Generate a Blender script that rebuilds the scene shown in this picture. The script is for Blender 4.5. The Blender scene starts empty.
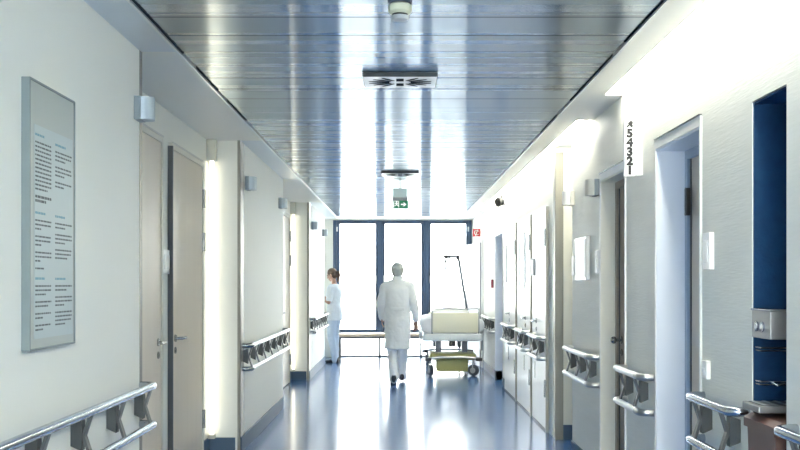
import bpy, bmesh, math, random
from mathutils import Vector, Matrix
random.seed(7)
PI = math.pi
scn = bpy.context.scene
COL = scn.collection

# ------------------------------------------------------------------ materials
def mat(name, col, rough=0.5, metal=0.0, spec=0.5, noise=None, bump=None, emit=None, aniso=None, coat=None):
    """noise=(scale xyz, amount, second colour)  bump=(scale xyz, strength, distance)"""
    m = bpy.data.materials.new(name); m.use_nodes = True
    nt = m.node_tree; b = nt.nodes['Principled BSDF']
    b.inputs['Base Color'].default_value = (*col, 1)
    b.inputs['Roughness'].default_value = rough
    b.inputs['Metallic'].default_value = metal
    b.inputs['Specular IOR Level'].default_value = spec
    tc = None
    def coords(scale):
        tc = nt.nodes.new('ShaderNodeTexCoord'); mp = nt.nodes.new('ShaderNodeMapping')
        mp.inputs['Scale'].default_value = scale
        nt.links.new(tc.outputs['Object'], mp.inputs['Vector'])
        return mp.outputs['Vector']
    if noise:
        n = nt.nodes.new('ShaderNodeTexNoise'); n.inputs['Scale'].default_value = 1; n.inputs['Detail'].default_value = 4
        nt.links.new(coords(noise[0]), n.inputs['Vector'])
        mx = nt.nodes.new('ShaderNodeMix'); mx.data_type = 'RGBA'
        mr = nt.nodes.new('ShaderNodeMapRange')
        mr.inputs['From Min'].default_value = 0.35; mr.inputs['From Max'].default_value = 0.65
        mr.inputs['To Max'].default_value = noise[1]
        nt.links.new(n.outputs['Fac'], mr.inputs['Value'])
        nt.links.new(mr.outputs['Result'], mx.inputs['Factor'])
        mx.inputs['A'].default_value = (*col, 1); mx.inputs['B'].default_value = (*noise[2], 1)
        nt.links.new(mx.outputs['Result'], b.inputs['Base Color'])
    if bump:
        n = nt.nodes.new('ShaderNodeTexNoise'); n.inputs['Scale'].default_value = 1; n.inputs['Detail'].default_value = 3
        nt.links.new(coords(bump[0]), n.inputs['Vector'])
        bp = nt.nodes.new('ShaderNodeBump'); bp.inputs['Strength'].default_value = bump[1]; bp.inputs['Distance'].default_value = bump[2]
        nt.links.new(n.outputs['Fac'], bp.inputs['Height']); nt.links.new(bp.outputs['Normal'], b.inputs['Normal'])
    if emit:
        b.inputs['Emission Color'].default_value = (*emit[0], 1); b.inputs['Emission Strength'].default_value = emit[1]
    if aniso is not None:
        b.inputs['Anisotropic'].default_value = aniso
        t = nt.nodes.new('ShaderNodeTangent'); t.direction_type = 'UV_MAP'; t.uv_map = 'UVMap'
        nt.links.new(t.outputs['Tangent'], b.inputs['Tangent'])
    if coat:
        b.inputs['Coat Weight'].default_value = coat[0]; b.inputs['Coat Roughness'].default_value = coat[1]
    return m

M = {}
M['wall'] = mat('painted plaster', (.86,.87,.81), .6, noise=((1.2,1.2,.8),.5,(.83,.845,.79)), bump=((60,60,60),.12,.004))
M['wallpaper'] = mat('textured wallpaper', (.79,.80,.745), .55, noise=((3,1.5,24),.55,(.74,.755,.70)), bump=((25,10,110),.32,.005))
M['cream'] = mat('cream plaster', (.80,.79,.70), .6, bump=((40,40,40),.1,.003))
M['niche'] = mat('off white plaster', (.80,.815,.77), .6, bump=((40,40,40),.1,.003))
M['soffit'] = mat('satin soffit panel', (.66,.72,.78), .3, metal=.55, spec=.5)
M['soffit_white'] = mat('white soffit', (.82,.82,.77), .5)
M['ceiling'] = mat('brushed metal ceiling', (.55,.61,.70), .20, metal=1.0, aniso=1.0)
def brushed():
    m = bpy.data.materials.new('brushed metal planks'); m.use_nodes = True
    nt = m.node_tree; nt.nodes.remove(nt.nodes['Principled BSDF']); out = nt.nodes['Material Output']
    t = nt.nodes.new('ShaderNodeTangent'); t.direction_type = 'UV_MAP'; t.uv_map = 'UVMap'
    def gl(col, r, a):
        g = nt.nodes.new('ShaderNodeBsdfAnisotropic'); g.distribution = 'BECKMANN'
        g.inputs['Color'].default_value = (*col, 1); g.inputs['Roughness'].default_value = r; g.inputs['Anisotropy'].default_value = a
        nt.links.new(t.outputs['Tangent'], g.inputs['Tangent']); return g
    a = gl((.60,.67,.72), .205, .8); b = gl((.56,.64,.70), .42, .5)
    tc = nt.nodes.new('ShaderNodeTexCoord'); mp = nt.nodes.new('ShaderNodeMapping'); mp.inputs['Scale'].default_value = (.02, 10, 1)
    n = nt.nodes.new('ShaderNodeTexNoise'); n.inputs['Scale'].default_value = 1; n.inputs['Detail'].default_value = 5
    cr = nt.nodes.new('ShaderNodeValToRGB')  # plank tone and bright bands of window reflections put into the colour
    cr.color_ramp.elements[0].position = .35; cr.color_ramp.elements[0].color = (.60,.66,.70,1)
    cr.color_ramp.elements[1].position = .62; cr.color_ramp.elements[1].color = (.84,.88,.90,1)
    nt.links.new(tc.outputs['Object'], mp.inputs['Vector']); nt.links.new(mp.outputs[0], n.inputs['Vector']); nt.links.new(n.outputs['Fac'], cr.inputs['Fac'])
    nt.links.new(cr.outputs['Color'], a.inputs['Color'])
    mx = nt.nodes.new('ShaderNodeMixShader'); mx.inputs['Fac'].default_value = .3
    nt.links.new(a.outputs[0], mx.inputs[1]); nt.links.new(b.outputs[0], mx.inputs[2]); nt.links.new(mx.outputs[0], out.inputs['Surface'])
    return m
M['ceiling'] = brushed()
M['ceiling_white'] = mat('white ceiling', (.85,.86,.87), .5)
M['gap'] = mat('dark gap', (.03,.035,.04), 1.0, spec=0)
M['edge'] = mat('pale aluminium edge', (.80,.82,.82), .3, metal=.7)
M['floor'] = mat('blue linoleum', (.055,.15,.36), .16, spec=.6, noise=((1.5,.5,1),.6,(.07,.17,.39)), bump=((2.5,2.5,1),.04,.004))
M['base'] = mat('blue grey skirting', (.09,.14,.21), .55, spec=.2)
M['steel'] = mat('brushed steel', (.55,.56,.55), .32, metal=1.0)
M['steel_guard'] = mat('corner steel', (.26,.255,.225), .4, metal=.7)
M['steel_dim'] = mat('satin steel', (.34,.35,.36), .38, metal=.9)
M['chrome'] = mat('polished steel', (.46,.50,.56), .18, metal=1.0)
M['chrome_dark'] = mat('dark steel', (.33,.35,.36), .25, metal=1.0)
M['alu'] = mat('white rail sleeve', (.86,.87,.86), .3, spec=.5)
M['web'] = mat('grey rail bracket', (.075,.085,.09), .5, metal=.4)
M['strut'] = mat('rail strut', (.11,.12,.125), .4, metal=.7)
M['door_beige'] = mat('beige laminate', (.61,.545,.455), .38, noise=((14,14,.7),.4,(.57,.50,.41)))
M['door_white'] = mat('white door', (.80,.81,.80), .3, noise=((10,10,.6),.4,(.77,.78,.77)))
M['door_brown'] = mat('grey brown laminate', (.33,.29,.235), .45, noise=((14,14,.7),.5,(.27,.24,.19)))
M['frame_white'] = mat('white steel frame', (.78,.79,.77), .35)
M['frame_beige'] = mat('pale beige frame', (.64,.63,.56), .4)
M['jamb_daylit'] = mat('daylight tinted jamb', (.78,.84,.93), .35)  # bluish daylight on the reveals, put into their base colour
M['frame_blue'] = mat('blue grey door frame', (.28,.38,.52), .35)
M['dark'] = mat('black plastic', (.015,.016,.018), .4)
M['darkgrey'] = mat('dark grey plastic', (.07,.08,.09), .45)
M['grey'] = mat('grey plastic', (.35,.38,.40), .45)
M['white'] = mat('white plastic', (.85,.86,.85), .35)
M['lamp_grey'] = mat('grey lamp housing', (.22,.27,.30), .4, metal=.3)
M['lamp_lens'] = mat('pale lamp lens', (.36,.43,.49), .3, metal=.2)
M['navy'] = mat('navy window frame', (.045,.09,.17), .35)
M['blue_panel'] = mat('deep blue panel', (.004,.035,.10), .6, spec=.2, noise=((20,20,20),.6,(.006,.05,.135)), bump=((90,90,90),.3,.003))
M['brown'] = mat('brown plastic', (.12,.065,.052), .4)
M['orange'] = mat('orange plastic', (.75,.13,.03), .4)
M['board'] = mat('blue grey board', (.40,.445,.43), .4)
M['board_edge'] = mat('aluminium board edge', (.20,.25,.26), .4, metal=.3)
M['board_sheet'] = mat('pale text panel', (.43,.51,.525), .4)
M['ink'] = mat('dark ink', (.085,.10,.11), .6)
M['ink_blue'] = mat('blue ink', (.16,.33,.42), .6)
M['dark_red'] = mat('dark red plastic', (.22,.015,.04), .4)
M['leaf_blue'] = mat('bluish white door', (.66,.72,.78), .4)
M['green'] = mat('exit green', (.0,.15,.065), .4, emit=((0,.30,.10),.1))
M['pict'] = mat('exit pictogram white', (.9,.9,.9), .4, emit=((1,1,1),.3))
M['red'] = mat('signal red', (.55,.02,.03), .35)
M['teal_metal'] = mat('grey green lamp housing', (.42,.52,.52), .35, metal=.5)
M['detector'] = mat('ivory plastic', (.62,.65,.50), .4)
M['detector_base'] = mat('slate plastic', (.07,.10,.15), .4)
M['vent'] = mat('white metal grille', (.74,.78,.84), .35)
M['vent_dark'] = mat('vent slot', (.006,.012,.024), .8, spec=.1)
M['vent_edge'] = mat('vent frame', (.02,.03,.037), .5)
M['wood'] = mat('pale wood', (.62,.50,.37), .45, noise=((3,40,40),.5,(.54,.43,.31)))
M['bed_cream'] = mat('cream bed panel', (.88,.855,.66), .4)
M['bed_green'] = mat('yellow green cover', (.46,.45,.17), .45)
M['bed_white'] = mat('white bed frame', (.80,.84,.84), .3)
M['bed_grey'] = mat('grey lifting column', (.11,.13,.16), .4, metal=.3)
M['linen'] = mat('white linen', (.82,.84,.86), .8, bump=((9,9,9),.35,.02))
M['pillow'] = mat('cream linen', (.85,.85,.78), .8, bump=((9,9,9),.3,.02))
M['rubber'] = mat('grey rubber', (.06,.075,.09), .6)
M['skin'] = mat('skin', (.48,.29,.215), .5)
M['coat'] = mat('white cotton', (.91,.935,.92), .85, bump=((5,5,2.2),.5,.03))
M['trousers'] = mat('white trousers', (.86,.88,.89), .85, bump=((6,6,2.0),.4,.02))
M['tunic'] = mat('pale blue white tunic', (.76,.81,.86), .85, bump=((6,6,3),.4,.02))
M['tunic_leg'] = mat('pale blue trousers', (.62,.71,.82), .85, bump=((6,6,2),.4,.02))
M['hair_grey'] = mat('grey hair', (.40,.43,.41), .7, noise=((60,60,20),.7,(.52,.55,.52)))
M['hair_brown'] = mat('brown hair', (.085,.055,.038), .6, noise=((70,70,20),.7,(.14,.09,.06)))
M['shoe'] = mat('black shoe', (.025,.028,.035), .5)
M['eye'] = mat('eye', (.05,.04,.03), .2)
M['lip'] = mat('lips', (.45,.20,.17), .5)
M['facade'] = mat('white cladding', (.86,.86,.84), .7)
M['facade_line'] = mat('cladding groove', (.60,.58,.53), .7)
M['paving'] = mat('pale paving', (.80,.80,.78), .8)
M['roof'] = mat('roof', (.3,.3,.3), .8)
M['strip'] = mat('light strip diffuser', (1,.97,.9), .4, emit=((1,.96,.84),18.0))
M['tube_warm'] = mat('warm lamp tube', (1,.96,.86), .4, emit=((1,.93,.76),1.3))

def glass():
    m = bpy.data.materials.new('window glass'); m.use_nodes = True
    nt = m.node_tree; nt.nodes.remove(nt.nodes['Principled BSDF']); out = nt.nodes['Material Output']
    t = nt.nodes.new('ShaderNodeBsdfTransparent'); t.inputs['Color'].default_value = (.96,.98,.98,1)
    g = nt.nodes.new('ShaderNodeBsdfGlossy'); g.inputs['Roughness'].default_value = .02
    f = nt.nodes.new('ShaderNodeFresnel'); f.inputs['IOR'].default_value = 1.3
    mx = nt.nodes.new('ShaderNodeMixShader')
    nt.links.new(f.outputs['Fac'], mx.inputs['Fac']); nt.links.new(t.outputs[0], mx.inputs[1]); nt.links.new(g.outputs[0], mx.inputs[2])
    nt.links.new(mx.outputs[0], out.inputs['Surface'])
    return m
M['glass'] = glass()

# ------------------------------------------------------------------ geometry helpers
class MB:
    def __init__(s): s.bm = bmesh.new()
    def box(s, x0, x1, y0, y1, z0, z1, bev=0, seg=2):
        if x0 > x1: x0, x1 = x1, x0
        if y0 > y1: y0, y1 = y1, y0
        if z0 > z1: z0, z1 = z1, z0
        mt = Matrix.Translation(((x0+x1)/2, (y0+y1)/2, (z0+z1)/2)) @ Matrix.Diagonal((x1-x0, y1-y0, z1-z0, 1))
        r = bmesh.ops.create_cube(s.bm, size=1, matrix=mt)
        if bev:
            es = list({e for v in r['verts'] for e in v.link_edges})
            bmesh.ops.bevel(s.bm, geom=es, offset=bev, segments=seg, affect='EDGES', profile=.5)
        return s
    def loft(s, rings, closed=False):
        """rings: lists of points, all the same length; capped unless closed"""
        vs = [[s.bm.verts.new(p) for p in r] for r in rings]
        n = len(rings[0]); k = len(rings)
        for i in range(k if closed else k-1):
            a, b = vs[i], vs[(i+1) % k]
            for j in range(n):
                s.bm.faces.new((a[j], a[(j+1) % n], b[(j+1) % n], b[j]))
        if not closed:
            s.bm.faces.new(list(reversed(vs[0]))); s.bm.faces.new(vs[-1])
        return s
    def tube(s, pts, r, n=12):
        pts = [Vector(p) for p in pts]
        rr = r if isinstance(r, (list, tuple)) else [r]*len(pts)
        rings = []; up = None
        for i, p in enumerate(pts):
            d = (pts[min(i+1, len(pts)-1)] - pts[max(i-1, 0)]).normalized()
            if up is None:
                up = Vector((0,0,1)) if abs(d.z) < .9 else Vector((1,0,0))
            u = (up - d*up.dot(d)).normalized(); v = d.cross(u); up = u
            rings.append([p + (u*math.cos(2*PI*j/n) + v*math.sin(2*PI*j/n))*rr[i] for j in range(n)])
        return s.loft(rings)
    def prism(s, poly, axis, a, b):
        """poly in the other two axes, extruded along axis from a to b"""
        def P(q, w):
            return {'x': (w, q[0], q[1]), 'y': (q[0], w, q[1]), 'z': (q[0], q[1], w)}[axis]
        return s.loft([[P(q, a) for q in poly], [P(q, b) for q in poly]])
    def disc(s, c, nrm, r, t, n=24):
        c = Vector(c); d = Vector(nrm).normalized()
        return s.tube([c, c + d*t], r, n)
    def ell(s, c, r, seg=16, rings=10, rot=None):
        mt = Matrix.Translation(c) @ (rot.to_4x4() if rot else Matrix.Identity(4)) @ Matrix.Diagonal((*r, 1))
        bmesh.ops.create_uvsphere(s.bm, u_segments=seg, v_segments=rings, radius=1, matrix=mt); return s
    def cap(s, p0, p1, r0, r1=None, seg=12):
        r1 = r0 if r1 is None else r1
        s.tube([p0, p1], [r0, r1], seg); s.ell(p0, (r0,)*3, seg, 8); s.ell(p1, (r1,)*3, seg, 8); return s
    def rings(s, lst, n=24):
        """lst of (cx,cy,z,rx,ry) horizontal ellipses, superellipse-ish"""
        return s.loft([[(cx+rx*math.cos(2*PI*j/n), cy+ry*math.sin(2*PI*j/n), z) for j in range(n)] for cx, cy, z, rx, ry in lst])
    def build(s, name, m, parent=None, smooth=False):
        bmesh.ops.recalc_face_normals(s.bm, faces=s.bm.faces)
        me = bpy.data.meshes.new(name); s.bm.to_mesh(me); s.bm.free()
        for mm in (m if isinstance(m, (list, tuple)) else [m]): me.materials.append(mm)
        if smooth:
            for p in me.polygons: p.use_smooth = True
        o = bpy.data.objects.new(name, me); COL.objects.link(o)
        if parent:
            o.parent = parent
            o.matrix_parent_inverse = Matrix.Translation(-parent_loc(parent))
        return o

def parent_loc(o):
    v = Vector(o.location)
    p = o.parent
    # parts are meshes at the world origin: only the root carries a location
    while p:
        v = v + Vector(p.location) if p.type == 'EMPTY' else v
        p = p.parent
    if o.type != 'EMPTY':
        return Vector((0,0,0))
    return v

def sm(o, ang=40):
    for p in o.data.polygons: p.use_smooth = True
    try: o.data.set_sharp_from_angle(angle=math.radians(ang))
    except Exception: pass
    return o

def thing(name, label, cat, loc=(0,0,0), group=None):
    o = bpy.data.objects.new(name, None); COL.objects.link(o)
    o.empty_display_size = .1; o.location = loc
    o['label'] = label; o['category'] = cat
    if group: o['group'] = group
    return o
def tag(o, label, cat, group=None):
    o['label'] = label; o['category'] = cat
    if group: o['group'] = group
    return o
def struct(o, label=None, cat=None):
    o['kind'] = 'structure'
    if label: o['label'] = label
    if cat: o['category'] = cat
    return o
def sroot(name, loc, label, cat):
    o = thing(name, label, cat, loc); o['kind'] = 'structure'; return o

# ------------------------------------------------------------------ key dimensions
HL, HR = -1.35, 1.43           # wall faces
NB = -1.62                     # back of the left niches
CZ = 2.64                      # soffit and ceiling height
YB, YE = -3.0, 19.6            # back end, window end
ML, MR = -1.135, 1.12          # edges of the metal ceiling
WT = 2.95                      # wall top

# ------------------------------------------------------------------ shell
b = MB(); b.box(-2.2, 2.2, YB-.3, YE+.25, -.12, 0)
struct(b.build('floor', M['floor']), 'glossy blue linoleum floor of the corridor', 'floor')

# left wall with three niches
b = MB()
for y0, y1 in ((YB, 5.21), (8.44, 11.54), (14.84, 17.95)):
    b.box(-1.9, HL, y0, y1, 0, WT)
struct(b.build('wall_left', M['wall']), 'white plaster wall stepping back into niches, side with the text board', 'wall')
b = MB()
for y0, y1 in ((5.21, 8.44), (11.54, 14.84), (17.95, YE)):
    b.box(-1.9, NB, y0, y1, 0, WT)
struct(b.build('wall_left_niche', M['niche']), 'recessed back wall of the door niches', 'wall')

# right wall: solid runs and lintels
D1, D2, D3, D4, D5, D6 = (3.70,4.06,2.17), (4.75,5.56,2.178), (6.33,7.10,2.16), (8.30,9.20,None), (13.9,14.95,2.15), None
b = MB()
runs = [(YB,3.70),(4.06,4.75),(5.56,6.33),(7.10,8.30),(9.20,13.9),(14.95,YE)]
for y0, y1 in runs: b.box(HR, 1.95, y0, y1, 0, WT)
for y0, y1, zt in (D1, D2, D3, D5): b.box(HR, 1.95, y0, y1, zt, WT)
struct(b.build('wall_right', M['wallpaper']), 'pale wallpapered wall with the row of doors and the blue recess', 'wall')
b = MB()
b.box(1.60, 1.95, 8.30, 9.20, 0, WT)
b.box(1.75, 1.95, 3.70, 4.06, 0, 2.17); b.box(1.62, 1.95, 4.75, 5.56, 0, 2.178); b.box(1.60, 1.95, 6.33, 7.10, 0, 2.16); b.box(1.60,1.95,13.9,14.95,0,2.15)
b.box(HR+.001, 1.60, 9.197, 9.2, 0, CZ)
struct(b.build('wall_right_recess', M['cream']), 'cream back of the recesses in the wallpapered wall', 'wall')

b = MB(); b.box(-1.9, -1.25, YB-.2, YB, 0, WT); b.box(1.33, 1.95, YB-.2, YB, 0, WT); b.box(-1.25, 1.33, YB-.2, YB, 2.62, WT); b.box(-1.25, 1.33, YB-.2, YB, 0, .06)
struct(b.build('wall_back', M['wall']), 'unseen wall closing the near end of the corridor, opened for the added window', 'wall')
b = MB()
b.box(-1.9, -1.313, YE, YE+.2, 0, WT); b.box(1.41, 1.95, YE, YE+.2, 0, WT); b.box(-1.313, 1.41, YE, YE+.2, 2.682, WT)
struct(b.build('wall_end', M['wall']), 'white wall round the tall windows at the corridor end', 'wall')
b = MB(); b.box(-2.4, 2.4, YB-.4, YE+.4, WT, WT+.15)  # unseen slab, put in to block the sun above the ceiling
struct(b.build('roof', M['roof']), 'unseen roof slab keeping the sun off the corridor', 'roof')

# metal ceiling: one mesh of cross planks, slightly uneven
bm = bmesh.new(); uvl = bm.loops.layers.uv.new('UVMap')
y = YB-.15; PW = .335; XS = 3
while y < 17.9:
    y1 = min(y+PW-.0095, 17.9)
    t = random.uniform(-.0009, .0009); t2 = random.uniform(-.0006, .0006)
    for (ya, yb_, za, zb, mi) in ((y, y1, CZ+.004+t, CZ+.004-t+t2, 0), (y1, min(y+PW, 17.9), CZ+.0045, CZ+.0045, 1)):
        f = bm.faces.new([bm.verts.new(p) for p in ((ML, ya, za), (ML, yb_, zb), (MR, yb_, zb), (MR, ya, za))])
        f.material_index = mi
        for l in f.loops: l[uvl].uv = (l.vert.co.x, l.vert.co.y)
    y += PW
# upper skin so the ceiling has thickness
f = bm.faces.new([bm.verts.new(p) for p in ((ML, YB, CZ+.05), (MR, YB, CZ+.05), (MR, 17.9, CZ+.05), (ML, 17.9, CZ+.05))]); f.material_index = 1
me = bpy.data.meshes.new('ceiling'); bm.to_mesh(me); bm.free()
me.materials.append(M['ceiling']); me.materials.append(M['gap'])
o = bpy.data.objects.new('ceiling', me); COL.objects.link(o)
struct(o, 'brushed metal plank ceiling reflecting the windows', 'ceiling')
b = MB(); b.box(-1.9, 1.95, 17.95, YE, 2.70, 2.76); b.box(ML, MR, 17.88, 17.95, CZ+.006, 2.76)
struct(b.build('ceiling_end', M['ceiling_white']), 'short white ceiling strip above the windows', 'ceiling')
# soffits
b = MB()
for y0, y1 in ((YB, 5.21), (8.44, 11.54), (14.84, 17.95)): b.box(HL, ML-.02, y0, y1, CZ, CZ+.06)
struct(b.build('ceiling_left', M['soffit']), 'satin blue grey soffit strip along the plaster wall', 'ceiling')
b = MB()
for y0, y1 in ((5.21, 8.44), (11.54, 14.84), (17.95, 17.97)): b.box(NB-.05, ML-.02, y0, y1, CZ, CZ+.06)
struct(b.build('ceiling_left_niche', M['soffit_white']), 'white soffit over the door niches', 'ceiling')
SR = 1.31
b = MB(); b.box(MR+.02, SR, YB, 17.97, CZ, CZ+.03)
for y0, y1 in ((6.40, 7.40), (16.5, 17.97)): b.box(SR, HR, y0, y1, CZ, CZ+.03)
struct(b.build('ceiling_right', M['soffit_white']), 'white soffit strip with a light slot along the wallpapered wall', 'ceiling')
b = MB(); b.box(SR-.001, 1.7, 8.32, 9.22, CZ+.05, CZ+.08)
struct(b.build('ceiling_right_recess', M['soffit']), 'grey soffit over the open recess', 'ceiling')
# edge trims beside the metal ceiling
b = MB(); b.box(ML-.022, ML-.008, YB, 17.95, CZ-.012, CZ+.06); struct(b.build('trim_1', M['edge']), 'aluminium edge of the metal ceiling, plaster wall side', 'trim')
b = MB(); b.box(MR+.008, MR+.022, YB, 17.95, CZ-.012, CZ+.06); struct(b.build('trim_2', M['edge']), 'aluminium edge of the metal ceiling, wallpaper side', 'trim')
b = MB(); b.box(ML-.008, ML, YB, 17.9, CZ+.03, CZ+.06); b.box(MR, MR+.008, YB, 17.9, CZ+.03, CZ+.06)
for y0, y1 in ((YB, 5.25), (5.6, 6.25), (6.6, 7.4)): b.box(ML-.008, ML+.002, y0, y1, CZ-.002, CZ+.03)
for y0, y1 in ((YB, 5.0), (5.3, 6.6), (7.2, 8.0)): b.box(MR-.001, MR+.008, y0, y1, CZ-.001, CZ+.03)
struct(b.build('trim_3', M['gap']), 'dark joint between ceiling and its edges', 'trim')

# baseboards
b = MB()
for y0, y1 in ((YB, 5.21), (8.44, 11.54), (14.84, 17.95)):
    b.box(HL, HL+.012, y0, y1-.02, 0, .135, .003)
b.box(NB, HL-.04, 8.428, 8.44, 0, .135); b.box(NB, HL-.04, 14.828, 14.84, 0, .135)
for y0, y1 in ((8.10, 8.43), (5.21, 5.45), (14.5, 14.83), (17.95, YE)): b.box(NB, NB+.012, y0, y1, 0, .135)
struct(b.build('baseboard_left', M['base']), 'dark blue skirting along the plaster wall', 'baseboard')
b = MB()
for y0, y1 in ((YB,3.70),(4.06,4.75),(5.56,6.33),(7.10,8.30),(13.65,13.9),(14.95,YE)):
    b.box(HR-.012, HR, y0, y1, 0, .135, .003)
b.box(HR, 1.60, 9.186, 9.197, 0, .135); b.box(HR, 1.60, 14.938, 14.95, 0, .135); b.box(1.588, 1.60, 8.30, 9.18, 0, .135)
struct(b.build('baseboard_right', M['base']), 'dark blue skirting along the wallpapered wall', 'baseboard')

# steel corner guards
def guard(n, pts, label):
    b = MB()
    for q in pts: b.box(*q)
    struct(b.build(n, M['steel_guard']), label, 'corner guard')
guard('trim_4', [(HL-.02, HL+.004, 5.214, 5.222, 0, CZ), (HL, HL+.003, 5.18, 5.222, 0, CZ)], 'thin steel corner guard at the first niche')
guard('trim_5', [(HL-.02, HL+.004, 8.426, 8.44, 0, CZ), (HL, HL+.004, 8.426, 8.63, 0, CZ)], 'steel corner guard between first niche and plaster wall')
guard('trim_6', [(HL-.03, HL+.004, 14.826, 14.84, 0, CZ), (HL, HL+.004, 14.826, 15.1, 0, CZ)], 'steel corner guard between second niche and plaster wall')
guard('trim_7', [(HR-.004, HR+.07, 9.184, 9.196, 0, CZ), (HR-.004, HR, 9.184, 9.30, 0, CZ)], 'steel corner guard at the open cream recess')

# ------------------------------------------------------------------ windows at the end
def window(n, x0, x1, label, handles, hinge=None):
    r = sroot('window_%d' % n, ((x0+x1)/2, YE, .47), label, 'window')
    # x0,x1 outer frame; glass inside
    gx0, gx1 = x0[1] if isinstance(x0, tuple) else x0, x1
    return r
def frame_rect(b, x0, x1, z0, z1, l, rr, t, bt, y0, y1):
    b.box(x0, x0+l, y0, y1, z0, z1, .006); b.box(x1-rr, x1, y0, y1, z0, z1, .006)
    b.box(x0+l, x1-rr, y0, y1, z1-t, z1, .006); b.box(x0+l, x1-rr, y0, y1, z0, z0+bt, .006)
ZT, ZB = 2.68, .47
def mkwin(n, x0, x1, l, r_, label, hs, hinge=None):
    root = sroot('window_%d' % n, ((x0+x1)/2, YE+.06, ZB), label, 'window')
    b = MB(); frame_rect(b, x0, x1, ZB, ZT, l*.5, r_*.5, .03, .035, YE+.0, YE+.12)
    b.build('window_frame', M['navy'], root)
    b = MB(); frame_rect(b, x0+l*.5, x1-r_*.5, ZB+.03, ZT-.03, l*.5, r_*.5, .04, .045, YE+.025, YE+.10)
    sash = b.build('sash', M['navy'], root)
    b = MB(); b.box(x0+l-.01, x1-r_+.01, YE+.06, YE+.072, ZB+.06, ZT-.06)
    b.build('pane', M['glass'], sash)
    for hx in hs:
        b = MB(); b.box(hx-.014, hx+.014, YE+.012, YE+.026, 1.46, 1.60, .004); b.tube([(hx, YE+.012, 1.555), (hx, YE-.03, 1.555), (hx, YE-.03, 1.44)], .010, 8)
        b.build('handle', M['alu'], sash)
    if hinge:
        b = MB(); b.box(hinge-.012, hinge+.012, YE-.008, YE+.03, 2.46, 2.55, .004); b.build('hinge', M['alu'], root)
mkwin(1, -1.313, -.388, .135, .092, 'tall navy framed window beside the nurse', [-.475], -1.235)
mkwin(2, -.388, .51, .094, .098, 'tall navy framed window in the middle, behind the doctor', [-.31])
mkwin(3, .51, 1.41, .098, .116, 'tall navy framed window beyond the hospital bed', [.60], 1.34)
root = sroot('window_4', (0, YE+.06, 0), 'low strip of glazing under the tall windows', 'window')
b = MB(); b.box(-1.313, 1.41, YE+.01, YE+.12, 0, .03); b.build('window_frame', M['grey'], root)
b = MB(); b.box(-1.313, 1.41, YE+.06, YE+.072, .028, .475); b.build('pane', M['glass'], root)

r = sroot('window_5', (0, YB-.1, .06), 'added unseen window bringing daylight to the near walls', 'window')  # added out of view so daylight reaches the near walls
b = MB(); frame_rect(b, -1.25, 1.33, .06, 2.62, .07, .07, .07, .07, YB-.14, YB-.04); b.box(.005, .075, YB-.14, YB-.04, .13, 2.55); b.build('window_frame', M['navy'], r)
b = MB(); b.box(-1.19, 1.27, YB-.10, YB-.09, .12, 2.56); b.build('pane', M['glass'], r)

# outside: pale clad building and paving in the sun
bm_ = MB(); bm_.box(-40, 40, 36, 37, -.2, 5.2)
fac = struct(bm_.build('wall_outside', M['facade']), 'sunlit white clad building across the yard', 'building')
b = MB()
z = .3
while z < 5: b.box(-40, 40, 35.99, 36.01, z, z+.03); z += .27
struct(b.build('cladding_groove', M['facade_line'], fac))
b = MB(); b.box(-60, 60, YE+.25, 60, -.25, -.05)
struct(b.build('ground_outside', M['paving']), 'pale paving outside the windows', 'ground')

# ------------------------------------------------------------------ doors
def lever(parent, x, y, z, nx, dy, m=None, knob=False, key=True):
    """nx: direction off the leaf along X; dy: lever direction along Y"""
    m = m or M['chrome_dark']
    b = MB(); b.disc((x, y, z), (nx,0,0), .026, .010, 20)
    if knob:
        b.tube([(x, y, z), (x+nx*.045, y, z)], .010, 10); b.ell((x+nx*.058, y, z), (.022,.026,.026), 16, 10)
    else:
        b.tube([(x, y, z), (x+nx*.042, y, z), (x+nx*.052, y+dy*.010, z), (x+nx*.052, y+dy*.125, z)], .010, 10)
    h = sm(b.build('handle', m, parent))
    if key:
        b = MB(); b.disc((x, y, z-.085), (nx,0,0), .024, .008, 20); e = sm(b.build('escutcheon', m, parent))
        b = MB(); b.box(x+nx*.007, x+nx*.0095, y-.006, y+.006, z-.098, z-.072); b.build('keyhole', M['dark'], e)
def hinges(parent, x0, x1, y0, y1, zs, m=None, h=.15):
    for z in zs:
        b = MB(); b.box(x0, x1, y0, y1, z-h/2, z+h/2, .003)
        b.build('hinge', m or M['chrome_dark'], parent)

# left niche doors
def niche_door(n, y0, y1, label, hy, hdir, hinge_y=None, dark_near=False):
    r = sroot('door_%d' % n, (NB, (y0+y1)/2, 0), label, 'door')
    zt = 2.375
    b = MB(); b.box(NB, NB+.022, y0, y1, .012, zt, .003); b.build('leaf', M['door_beige'], r)
    b = MB(); b.box(NB, NB+.030, y0-.03, y0, 0, zt+.045); b.box(NB, NB+.030, y1, y1+.03, 0, zt+.045); b.box(NB, NB+.030, y0, y1, zt, zt+.045)
    b.build('door_frame', M['frame_beige'], r)
    b = MB(); b.box(NB+.030, NB+.034, y0-.03, y1+.03, zt+.038, zt+.05); b.build('head_trim', M['steel'], r)
    if dark_near:
        b = MB(); b.box(NB, NB+.036, y0-.048, y0-.031, 0, zt+.02); b.build('seal', M['darkgrey'], r)
    lever(r, NB+.022, hy, 1.045, 1, hdir)
    if hinge_y: hinges(r, NB+.02, NB+.045, hinge_y-.015, hinge_y+.015, (2.12, 1.77, .34))
niche_door(1, 5.50, 6.69, 'beige niche door nearest the text board, handle at its far edge', 6.60, -1)
niche_door(2, 7.02, 8.08, 'beige niche door next to the lit corner, with dark edge strip', 7.10, 1, 8.09, True)
niche_door(3, 13.2, 14.45, 'beige door in the second niche', 13.3, 1, 14.46)

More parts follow.
